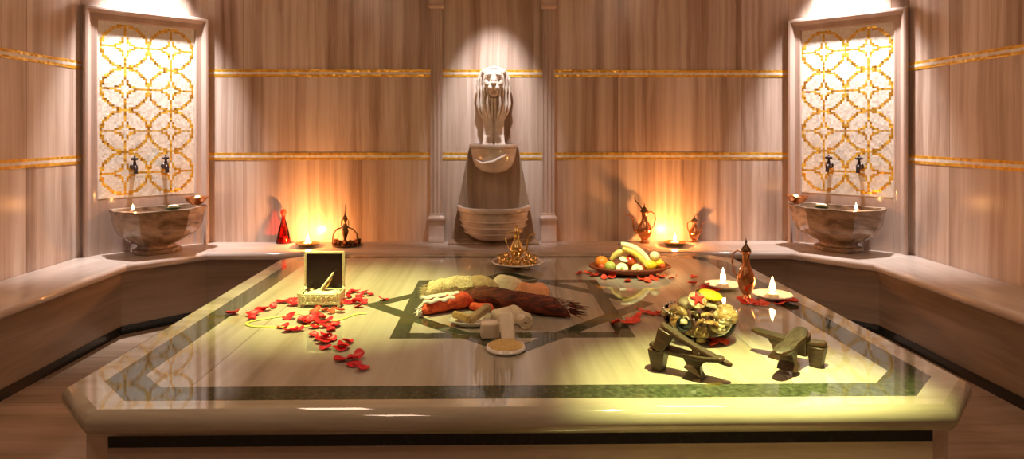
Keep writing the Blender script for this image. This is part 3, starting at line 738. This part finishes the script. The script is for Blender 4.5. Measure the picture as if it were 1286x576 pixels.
# ------------------------------------------------------------------ wooden clogs
def clog_proto():
    o = thing('wooden_clog', 'x', 'clog', (0,0,0), 0, 'wooden bath clogs')
    n = 32; out = []
    for k in range(n):
        a = 2*math.pi*k/n; c_, s_ = math.cos(a), math.sin(a)
        x = .125*c_; w = .033-.009*math.exp(-((x-.0)/.04)**2)-.004*max(0,x/.125)
        out.append((x, w*math.copysign(abs(s_)**.55, s_)))
    h = .062
    rs = [[(x*s, y*s, z+.010*(x/.125)**2) for x, y in out] for s, z in ((.95,h+.002),(1,h+.005),(1,h+.012),(.97,h+.015))]
    so = G().rings(rs).build('sole', ['clog', 'clogtop'], o, sharp=50)
    for p_ in so.data.polygons: p_.material_index = 1 if p_.normal.z > .8 else 0
    for x0, st in ((-.094, ((.78,0,.019),(.80,.008,.019),(.86,.030,.022),(.93,.050,.026),(.98,h+.008,.029))), (.030, ((1.05,0,.030),(1.0,.008,.027),(.80,.028,.014),(.84,.045,.018),(.80,h+.006,.036)))):
        rs = [[(x0+a*l, b*.032*s, z) for a, b in ((-1,-.85),(-.4,-1.0),(.4,-1.0),(1,-.85),(1,.85),(.4,1.0),(-.4,1.0),(-1,.85))] for s, z, l in st]
        G().rings(rs).build('block', 'clog', o, bevel=.002)
    return o
cg = clog_proto()
cg['label'] = 'dark wooden clog standing lengthwise in the right pair, heel at the right'
a0, a1 = at(948, 419, .545), at(1034, 437, .545)
mid = (a0+a1)/2; cg.location = (mid.x, mid.y, SLAB); cg.rotation_euler = (0, 0, math.atan2(a0.y-a1.y, a0.x-a1.x))
b0, b1 = at(979, 448, .555), at(1008, 412, .595)
mid = (b0+b1)/2; d = b0-b1
dup(cg, 'dark wooden clog lying across its mate in the right pair, pointing to the viewer', (mid.x, mid.y, SLAB+.022), (0, R(6), math.atan2(d.y, d.x)))
c0, c1 = at(818, 437, .545), at(908, 457, .545)
mid = (c0+c1)/2
dup(cg, 'dark wooden clog standing on its blocks in front of the shell bowl', (mid.x, mid.y, SLAB), (0, 0, math.atan2(c1.y-c0.y, c1.x-c0.x)))
mid = at(866, 448, .55)
dup(cg, 'dark wooden clog tilted steeply over its mate in front of the shells', (mid.x-.01, mid.y+.02, SLAB+.035), (R(-8), R(24), R(-30)))
# ------------------------------------------------------------------ bath bundle in the middle
def fringe(g, c, d, n, L, sp, r=.0015, seed=0):
    q = random.Random(seed); d = Vector(d)
    for k in range(n):
        o = Vector((q.uniform(-1,1)*sp[0], q.uniform(-1,1)*sp[1], q.uniform(-1,1)*sp[2])); e = Vector((q.uniform(-1,1), q.uniform(-1,1), q.uniform(-.6,.6)))*L*.3
        p = Vector(c)+o; l = L*q.uniform(.6,1.1)
        g.tube([p, p+d*l*.5+e*.3, p+d*l+e], [r, r, r*.3], 5)
def roll(name, label, cat, p0, p1, r, m, nz=.12, nf=25, flat=.75, bend=0, taper=(.75,.8), group=None, sag=0, zoff=.005):
    p0, p1 = Vector(p0), Vector(p1); n = 26; d = (p1-p0); L = d.length; u = d.normalized(); v = Vector((-u.y, u.x, 0)); rs = []
    c0 = (p0+p1)/2; c0.z = SLAB
    for k in range(n+1):
        t = k/n; e = min(1, t*6)**.5*min(1, (1-t)*6)**.5
        rr = r*(taper[0]*(1-t)+taper[1]*t+(1-max(taper))*math.sin(math.pi*t))*max(.12, e)
        p = p0.lerp(p1, t)+v*bend*math.sin(math.pi*t)-c0; p.z = zoff+rr*flat-.003
        ring = []
        for i in range(20):
            a = 2*math.pi*i/20; q = p+v*rr*math.cos(a)+Vector((0,0,1))*rr*flat*math.sin(a)
            q += (q-p)*nz*noise.noise(Vector((q.x*nf*.4, q.y*nf, q.z*nf))+Vector((p0.x*9, 0, 0)))*2
            ring.append(q)
        rs.append(ring)
    g = G(); g.rings(rs)
    o = thing(name, label, cat, c0, 0, group); g.build('body', m, o, sharp=70)
    return o, c0, u
o, c0, u = roll('bristle_brush', 'long dark reddish brown furry bath roll lying across the star', 'bath roll', at(584,380), at(716,399), .056, 'fur', .16, 45, .80, taper=(.95,.78))
g = G(); e = at(716,398)-c0
q = random.Random(2)
for k in range(420):
    t = q.random(); a = q.uniform(-.3, math.pi+.3); p = (at(582,378)-c0).lerp(at(716,398)-c0, t); v = Vector((-u.y,u.x,0)); rr = .053*(.95-.17*t)*min(1, t*6+.3)**.5
    b = p+v*rr*math.cos(a)+Vector((0,0,rr*.8+rr*.8*math.sin(a))); dd = (u*.8+v*math.cos(a)*.4+Vector((0,0,.35*math.sin(a)))).normalized()
    l = q.uniform(.012,.026); g.tube([b-dd*.003, b+dd*l*.6, b+dd*l+Vector((0,0,-.004))], [.0011,.0009,.0003], 4)
fringe(g, e+Vector((-.005,0,.040)), u*.85+Vector((0,0,-.05)), 46, .085, (.006,.028,.020), .0016, 4)
g.build('bristles', 'fur', o)
o, c0, u = roll('loofah', 'pale straw coloured loofah with frayed end behind the red cloth', 'loofah', at(532,374), at(602,364), .058, 'loofah', .14, 60, .72)
g = G(); fringe(g, at(536,374)-c0+Vector((0,0,.035)), -u, 60, .030, (.01,.045,.025), .0012, 8); g.build('fibres', 'loofah', o)
o, c0, u = roll('rolled_towel', 'rolled orange red bath cloth with white stripes at the left', 'cloth', at(528,396), at(596,384), .046, 'red_cloth', .10, 40, .85)
g = G()
for row, a_, w2 in ((0, 100, .016), (1, 66, .013), (2, 135, .012)):
    v = Vector((-u.y, u.x, 0)); pts = []
    for k in range(15):
        t = .06+.62*k/14-.06*row; a = R(a_+6*math.sin(k*1.3+row)); p = at(528,396).lerp(at(596,384), max(.03,t))-c0
        pts.append(p+v*.0445*math.cos(a)+Vector((0,0,.037+.039*math.sin(a))))
    g.tube(pts, [w2*(.6+.4*math.sin(k*2.1+row)**2) for k in range(15)], 8, flat=.45)
fringe(g, at(530,396)-c0+Vector((0,0,.03)), -u+Vector((0,0,-.4)), 24, .028, (.004,.035,.02), .003, 3)
g.build('white_stripes', 'porcelain', o)
# red fold tucked under the brown roll
o, c0, u = roll('folded_cloth', 'dark red cloth end tucked between the furry roll and the dish', 'cloth', at(588,388), at(622,392), .022, 'red_cloth', .2, 40, .8)
# tan cloths behind
def draped(name, label, cat, c, sx, sy, h, m, rot=0, seed=0, fold=5):
    g = G(); nx, ny = 22, 12; top = []
    for j in range(ny+1):
        row = []
        for i in range(nx+1):
            x = (i/nx*2-1); y = (j/ny*2-1)
            e = max(0, 1-abs(x)**3)*max(0, 1-abs(y)**3)
            z = h*e**.5*(.80+.14*math.sin(fold*x*1.6+seed+y*1.5)+.04*math.sin(fold*2.5*x+seed*2-y*3))+.003
            wob = noise.noise(Vector((x*2, y*2, seed)))*.15
            row.append((x*sx*(1+wob), y*sy*(1+wob), z))
        top.append(row)
    g.rings(top, closed=False)
    bot = [[(x*.99, y*.99, .0005) for x, y, z in r] for r in top]; g.rings(bot, closed=False)
    bmesh.ops.remove_doubles(g.bm, verts=g.bm.verts, dist=.0001)
    o = thing(name, label, cat, c, rot); g.build('cloth', m, o, sharp=80)
    return o
draped('hand_cloth', 'tan folded cloth behind the left end of the furry roll', 'cloth', at(600,366), .11, .055, .080, 'tan_cloth', R(12), 1.0, 1.5)
draped('hand_cloth', 'beige crumpled cloth at the back above the furry roll', 'cloth', at(638,363), .08, .06, .080, 'cream_cloth', R(-10), 2.6, 1)
draped('bath_sponge', 'peach coloured soft sponge behind the middle of the furry roll', 'sponge', at(668,370), .085, .06, .07, 'peach_cloth', R(-12), 4.2, 2)
# soap dish with bars
dc = at(590, 408)
o = thing('oval_dish', 'oval white dish holding beige soaps in front of the red cloth', 'dish', dc, R(-8))
G().lathe([(.05,0),(.058,.003),(.080,.012),(.090,.022),(.088,.024),(.076,.015),(.02,.009)], 36, sy=.62).build('plate', 'porcelain', o)
def bar(label, c, size, rot, m='soap', name='soap_bar', bevel=.008, cat='soap', group='soap bars beside the furry roll'):
    g = G().box((0,0,0), size); o = g.build(name, m, bevel=bevel, seg=3); o.location = c; o.rotation_euler = rot
    return tag(o, label, cat, group)
bar('golden beige soap bar at the left of the oval dish', dc+Vector((-.030,0,.034)), (.078,.050,.030), (R(-22),R(8),R(-30)), 'sponge')
bar('tan wooden nail brush leaning out of the right of the oval dish', dc+Vector((.040,.010,.046)), (.105,.036,.028), (R(10),R(-28),R(28)), 'tan_cloth', 'nail_brush', cat='brush', group=None)
bar('ivory soap block at the left, partly behind the leaning block', at(615,427)+Vector((0,.03,.031)), (.070,.050,.062), (0,0,R(8)))
bar('tall ivory soap block leaning on the soap pile above the oval sponge', at(637,431)+Vector((0,.022,.055)), (.052,.034,.108), (R(-32),R(-10),R(-6)))
draped('wash_mitt', 'cream cotton wash mitt draped behind the ivory soap blocks', 'mitt', at(640,402), .085, .055, .062, 'cream_cloth', R(-12), .4, 3)
# coil
cc = at(657, 411)
o = thing('coiled_scrubber', 'small cream coiled scrubber to the right of the soap blocks', 'scrubber', cc, R(15))
g = G(); pts = []
for k in range(40):
    a = k/39*math.pi*4.5; r = .006+.020*k/39; pts.append((r*math.cos(a), -.028, .028+r*math.sin(a)))
g.tube(pts, .006, 8); G.build(g, 'coil', 'cream_cloth', o)
G().lathe([(.020,-.024),(.024,-.01),(.024,.03),(.018,.045)], 18, c=(0,0,.026), rot=Matrix.Rotation(R(-90), 3, 'X')).build('body', 'cream_cloth', o)
# oval sponge pad
sc = at(635, 439)
o = thing('oval_sponge', 'flat oval golden sponge pad with white edge in front of the soaps', 'sponge', sc, R(2))
G().lathe([(.060,0),(.071,.004),(.073,.010),(.069,.016),(.064,.017)], 40, sy=1.02).build('edge', 'porcelain', o)
G().lathe([(.064,.012),(.064,.018),(.058,.021),(.02,.022)], 40, sy=1.02).build('pad', 'sponge', o)
# ------------------------------------------------------------------ trinket box
bl, br = at(379, 384), at(427, 382); bcx = at(401.5, 385); wd = .178
bx = thing('jewellery_box', 'open pale gold filigree box with dark mirrored lid standing upright', 'jewellery box', (bcx.x, bcx.y+.035, SLAB), 0)
hw = wd/2; hd = .045; bh = .048
g = G()
for (cx, cy, sx, sy) in ((0,-hd,2*hw,.008), (0,hd,2*hw,.008), (-hw,0,.008,2*hd), (hw,0,.008,2*hd)): g.box((cx, cy, .012+bh/2), (sx, sy, bh))
g.box((0,0,.015), (2*hw,2*hd,.006)); g.build('case', 'goldbox', bx, bevel=.002)
for sx in (-1, 1):
    for sy in (-1, 1):
        G().lathe([(.006,0),(.009,.006),(.006,.014),(.008,.03),(.006,.04),(.009,.056),(.011,.064),(.007,.071),(.002,.077)], 12, c=(sx*hw, sy*hd, 0)).build('corner_post', 'goldbox', bx)
g = G()
for k in range(7):
    x = -hw+.018+k*(2*hw-.036)/6
    pts = [(x+.010*math.cos(a), -hd-.006, .037+.015*math.sin(a)) for a in [2*math.pi*i/12 for i in range(13)]]; g.tube(pts, .0022, 6)
g.build('filigree', 'goldbox', bx)
G().box((0,0,.020), (2*hw-.01,2*hd-.01,.004)).build('lining', 'velvet', bx)
lz0, lz1 = .058, .232; ly = hd+.004
g = G(); t_ = .010
for (c, s) in (((0,ly,lz1),(2*hw+.006,.014,t_)), ((0,ly,lz0),(2*hw+.006,.014,t_)), ((-hw,ly,(lz0+lz1)/2),(t_,.014,lz1-lz0)), ((hw,ly,(lz0+lz1)/2),(t_,.014,lz1-lz0))): g.box(c, s)
lid = g.build('lid_frame', 'goldbox', bx, bevel=.002)
G().box((0,ly-.001,(lz0+lz1)/2), (2*hw-.006,.006,lz1-lz0-.006)).build('mirror', 'mirror', lid)
o = thing('hair_brush', 'ivory handled brush standing diagonally in the open jewellery box', 'brush', (bcx.x, bcx.y+.035, SLAB+.010))
G().tube([(-.040,.0,.028),(-.005,.0,.060),(.030,.01,.105),(.050,.018,.135)], [.006,.010,.014,.008], 10, flat=.5).build('handle', 'ivory', o)
G().tube([(-.005,-.012,.040),(.03,-.006,.085),(.047,.0,.115)], [.008,.012,.006], 10, flat=.5).build('head', 'brass', o)
o = tag(G().lathe([(.024,0),(.026,.006),(.026,.03),(.022,.034),(.01,.036)], 20).build('round_compact', 'darkbrass'), 'dark round compact inside the left of the jewellery box', 'compact'); o.location = (bcx.x-.048, bcx.y+.045, SLAB+.030); o.scale = (1,1,1.3)
o = tag(G().ell((0,0,0), (.078,.034,.013), pw=.8, seg=24, nz=.2, nf=40).build('lace_cloth', 'ivory'), 'crumpled cream lace spilling over the front of the jewellery box', 'lace'); o.location = (bcx.x, bcx.y+.030, SLAB+.056)
# flat pale yellow loop laid on the platform
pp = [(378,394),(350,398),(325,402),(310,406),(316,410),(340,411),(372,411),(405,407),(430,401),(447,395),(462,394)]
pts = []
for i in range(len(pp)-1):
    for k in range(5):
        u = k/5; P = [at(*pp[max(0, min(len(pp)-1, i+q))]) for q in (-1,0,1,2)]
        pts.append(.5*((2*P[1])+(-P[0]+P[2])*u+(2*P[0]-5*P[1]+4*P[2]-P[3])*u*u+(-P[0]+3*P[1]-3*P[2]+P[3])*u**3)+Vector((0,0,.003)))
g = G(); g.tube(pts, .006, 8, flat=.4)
tag(g.build('streak', 'yellowstreak'), 'pale yellow ribbon looped on the platform in front of the jewellery box', 'streak')
# ------------------------------------------------------------------ rose petals
def petal_mesh(seed, m):
    q = random.Random(seed); g = G(); n = 14; rs = []
    for lay in (0, 1):
        rows = []
        for j in range(7):
            u = j/6; row = []
            for i in range(n):
                a = 2*math.pi*i/n; x = math.cos(a)*u; y = math.sin(a)*u*(.78+.16*math.cos(a))
                z = .42*x*x+.25*y*y*(1+q.random()*.02)+.10*math.sin(3*a+seed)*u*u
                row.append((x*.0285, y*.0285, z*.026+lay*.0016))
            rows.append(row)
        rs.append(rows)
    g.rings(rs[0][1:], cap0=True, cap1=False); g.rings(rs[1][1:], cap0=True, cap1=False)
    a = [g.bm.verts.new(p) for p in rs[0][-1]]; b = [g.bm.verts.new(p) for p in rs[1][-1]]
    for i in range(n): g._f([a[i], a[(i+1)%n], b[(i+1)%n], b[i]])
    bmesh.ops.remove_doubles(g.bm, verts=g.bm.verts, dist=.00005); bmesh.ops.recalc_face_normals(g.bm, faces=g.bm.faces)
    me = bpy.data.meshes.new('rose_petal'); g.bm.to_mesh(me); g.bm.free(); me.materials.append(M[m]); return me
PM = {m: [petal_mesh(s+(9 if m == 'petal2' else 0), m) for s in range(4)] for m in ('petal', 'petal2')}
pr = random.Random(11)
stack = []
def petal(px, py, label, group, m='petal', s=1.0):
    p = at(px, py)
    o = bpy.data.objects.new('rose_petal', pr.choice(PM[m])); COL.objects.link(o)
    z = SLAB+.0005+.004*sum(1 for q in stack if (q-p).length < .035)
    stack.append(p.copy())
    tilt = (pr.uniform(-.35,.35), pr.uniform(-.35,.35))
    s *= pr.uniform(.82, 1.12)
    o.location = (p.x, p.y, z+.022*s*max(abs(tilt[0]), abs(tilt[1]))*.8); o.rotation_euler = (*tilt, pr.uniform(0,6.28)); o.scale = (s, s*pr.uniform(.8,1), s)
    return tag(o, label, 'petal', group)
petal(292,395,'red rose petal lying alone at the far left near the green band','red petals on the left',s=1.1)
for n_, q in (('lower', (316,401)),): petal(*q,'small red petal just left of the ribbon loop','red petals on the left')
for q, l in (((317,396),'leftmost'), ((326,391),'second'), ((334,390),'third'), ((343,386),'rightmost')):
    petal(*q, '%s red petal in the short row left of the jewellery box' % l, 'red petals on the left')
for q, l in (((356,380),'left'), ((364,379),'middle'), ((372,376),'right'), ((366,384),'front'), ((372,383),'front right')):
    petal(*q, 'red petal at the %s of the clump touching the left of the box' % l, 'red petals on the left', s=1.05)
for q, l in (((437,374),'left'), ((440,368),'back left'), ((447,367),'back'), ((453,372),'middle'), ((457,369),'back right'), ((464,371),'far right'), ((439,381),'front left'), ((446,381),'front'), ((456,381),'front right'), ((450,376),'centre'), ((430,378), 'inner left'), ((451,386),'lowest')):
    petal(*q, 'red petal at the %s of the heap right of the jewellery box' % l, 'red petals right of the box')
petal(481,377,'single dark red petal at the left tip of the star','red petals right of the box')
for q, l in (((399,385),'beneath the front of'), ((396,392),'left in front of'), ((408,391),'middle in front of'), ((416,393),'right in front of'), ((426,392),'at the right foot of'), ((427,384),'beside the right post of')):
    petal(*q, 'orange red petal %s the jewellery box' % l, 'petals at the foot of the box', 'petal2', .9)
for q, l in (((364,400),'upper left'), ((356,411),'far left'), ((364,416),'lower left'), ((373,416),'left'), ((379,403),'upper'), ((384,405),'inner left'), ((391,401),'upper middle'), ((397,406),'centre'), ((394,412),'lower centre'), ((402,400),'upper right'), ((410,405),'right'), ((421,410),'far right'), ((416,415),'lower right'), ((407,411),'inner right'), ((388,408),'inner lower')):
    petal(*q, 'red petal at the %s of the large cluster below the box' % l, 'red petals in the trail', s=1.1)
for q, l in (((393,422),'first'), ((402,426),'second'), ((409,424),'third'), ((417,427),'fourth'), ((404,431),'fifth'), ((409,438),'sixth'), ((426,440),'seventh'), ((436,431),'eighth'), ((430,437),'ninth'), ((429,453),'tenth'), ((443,452),'eleventh'), ((451,450),'twelfth'), ((444,459),'thirteenth')):
    petal(*q, 'dark red petal, %s from the top of the trail running to the front' % l, 'red petals in the trail', s=1.0)
petal(452,465,'largest dark red petal at the front end of the trail','red petals in the trail',s=1.35)
for q, l in (((728,345),'far left of'), ((738,344),'second left of'), ((746,347),'left front of'), ((759,350),'front left of'), ((768,349),'front left centre of'), ((791,347),'front centre under'), ((788,354),'nearest in front of'), ((806,352),'front right centre of'), ((813,354),'front right of'), ((821,351),'lower right of'), ((830,349),'right front of'), ((846,350),'right of')):
    petal(*q, 'orange red petal, %s the fruit platter' % l, 'petals round the fruit platter', 'petal2', 1.0)
for q, l in (((872,349),'upper'), ((869,357),'lower')):
    petal(*q, 'orange petal, %s of two between the platter and the candles' % l, 'petals near the candles', 'petal2', 1.1)
for q, l in (((885,362),'left'), ((893,364),'right'), ((900,367),'third')):
    petal(*q, 'red petal, %s in front of the left candle dish' % l, 'petals near the candles', 'petal2', 1.1)
for q, l in (((932,381),'first'), ((942,381),'second'), ((951,383),'third'), ((960,385),'fourth'), ((980,384),'fifth'), ((988,381),'sixth'), ((996,381),'seventh')):
    petal(*q, 'red petal, %s from the left in the row below the right candle dish' % l, 'petals near the candles', 'petal2', 1.1)
for q, l in (((773,408),'leftmost'), ((786,407),'second'), ((795,405),'third'), ((800,399),'fourth'), ((806,393),'fifth'), ((820,395),'sixth'), ((831,395),'rightmost')):
    petal(*q, 'orange red petal, %s in the row from the star to the shell bowl' % l, 'petals by the shell bowl', 'petal2', 1.15)
for q, l in (((897,434),'left'), ((908,432),'right')):
    petal(*q, 'orange petal, %s of two under the front right of the shell bowl' % l, 'petals by the shell bowl', 'petal2', 1.0)
# ------------------------------------------------------------------ light
def spot(name, loc, tgt, energy, col, size, blend=.6, rad=.03):
    l = bpy.data.lights.new(name, 'SPOT'); l.energy = energy; l.color = col; l.spot_size = R(size); l.spot_blend = blend; l.shadow_soft_size = rad
    o = bpy.data.objects.new(name, l); COL.objects.link(o); o.location = loc
    o.rotation_euler = (Vector(tgt)-Vector(loc)).to_track_quat('-Z', 'Y').to_euler(); return o
WARM = (1, .80, .62)
NEUT = (1, .95, .94)
YG = (.97, 1, .36)
def downlight(P, sd):
    p, mid, t, n, ang = P
    q = mid+n*.22; spot('downlight', (q.x, q.y, CEIL-.04), (mid.x+n.x*.02, mid.y+n.y*.02, 1.5), 400, NEUT, 64, .9)
downlight(PL, 'left'); downlight(PR, 'right')
spot('fountain_downlight', (0, YB-.62, CEIL-.04), (0, YB-.12, 1.62), 190, NEUT, 40, .9)
spot('platform_spot', (-.9, 2.8, CEIL-.05), (-.74, 3.02, SLAB), 520, YG, 44, 1)
spot('platform_spot', (.85, 1.75, CEIL-.05), (.80, 1.90, SLAB), 1050, YG, 33, 1)
spot('platform_spot', (.75, 2.55, CEIL-.05), (.79, 3.46, SLAB+.05), 330, (1,.97,.55), 17, 1)
# unseen soft area lights added under the ceiling as ambient fill
for x in (-1.3, 1.4):
    for y in (.6, 2.6):
        l = bpy.data.lights.new('ambient_fill', 'AREA'); l.energy = 10; l.color = (1,.71,.50); l.size = .5
        o = bpy.data.objects.new('ambient_fill', l); COL.objects.link(o); o.location = (x, y, CEIL-.03)
w = bpy.data.worlds.new('world'); scene.world = w; w.use_nodes = True
w.node_tree.nodes['Background'].inputs[0].default_value = (.02,.015,.01,1)
scene.view_settings.view_transform = 'Standard'; scene.view_settings.look = 'None'
scene.view_settings.exposure = 0; scene.view_settings.gamma = 1; scene.view_settings.use_curve_mapping = False
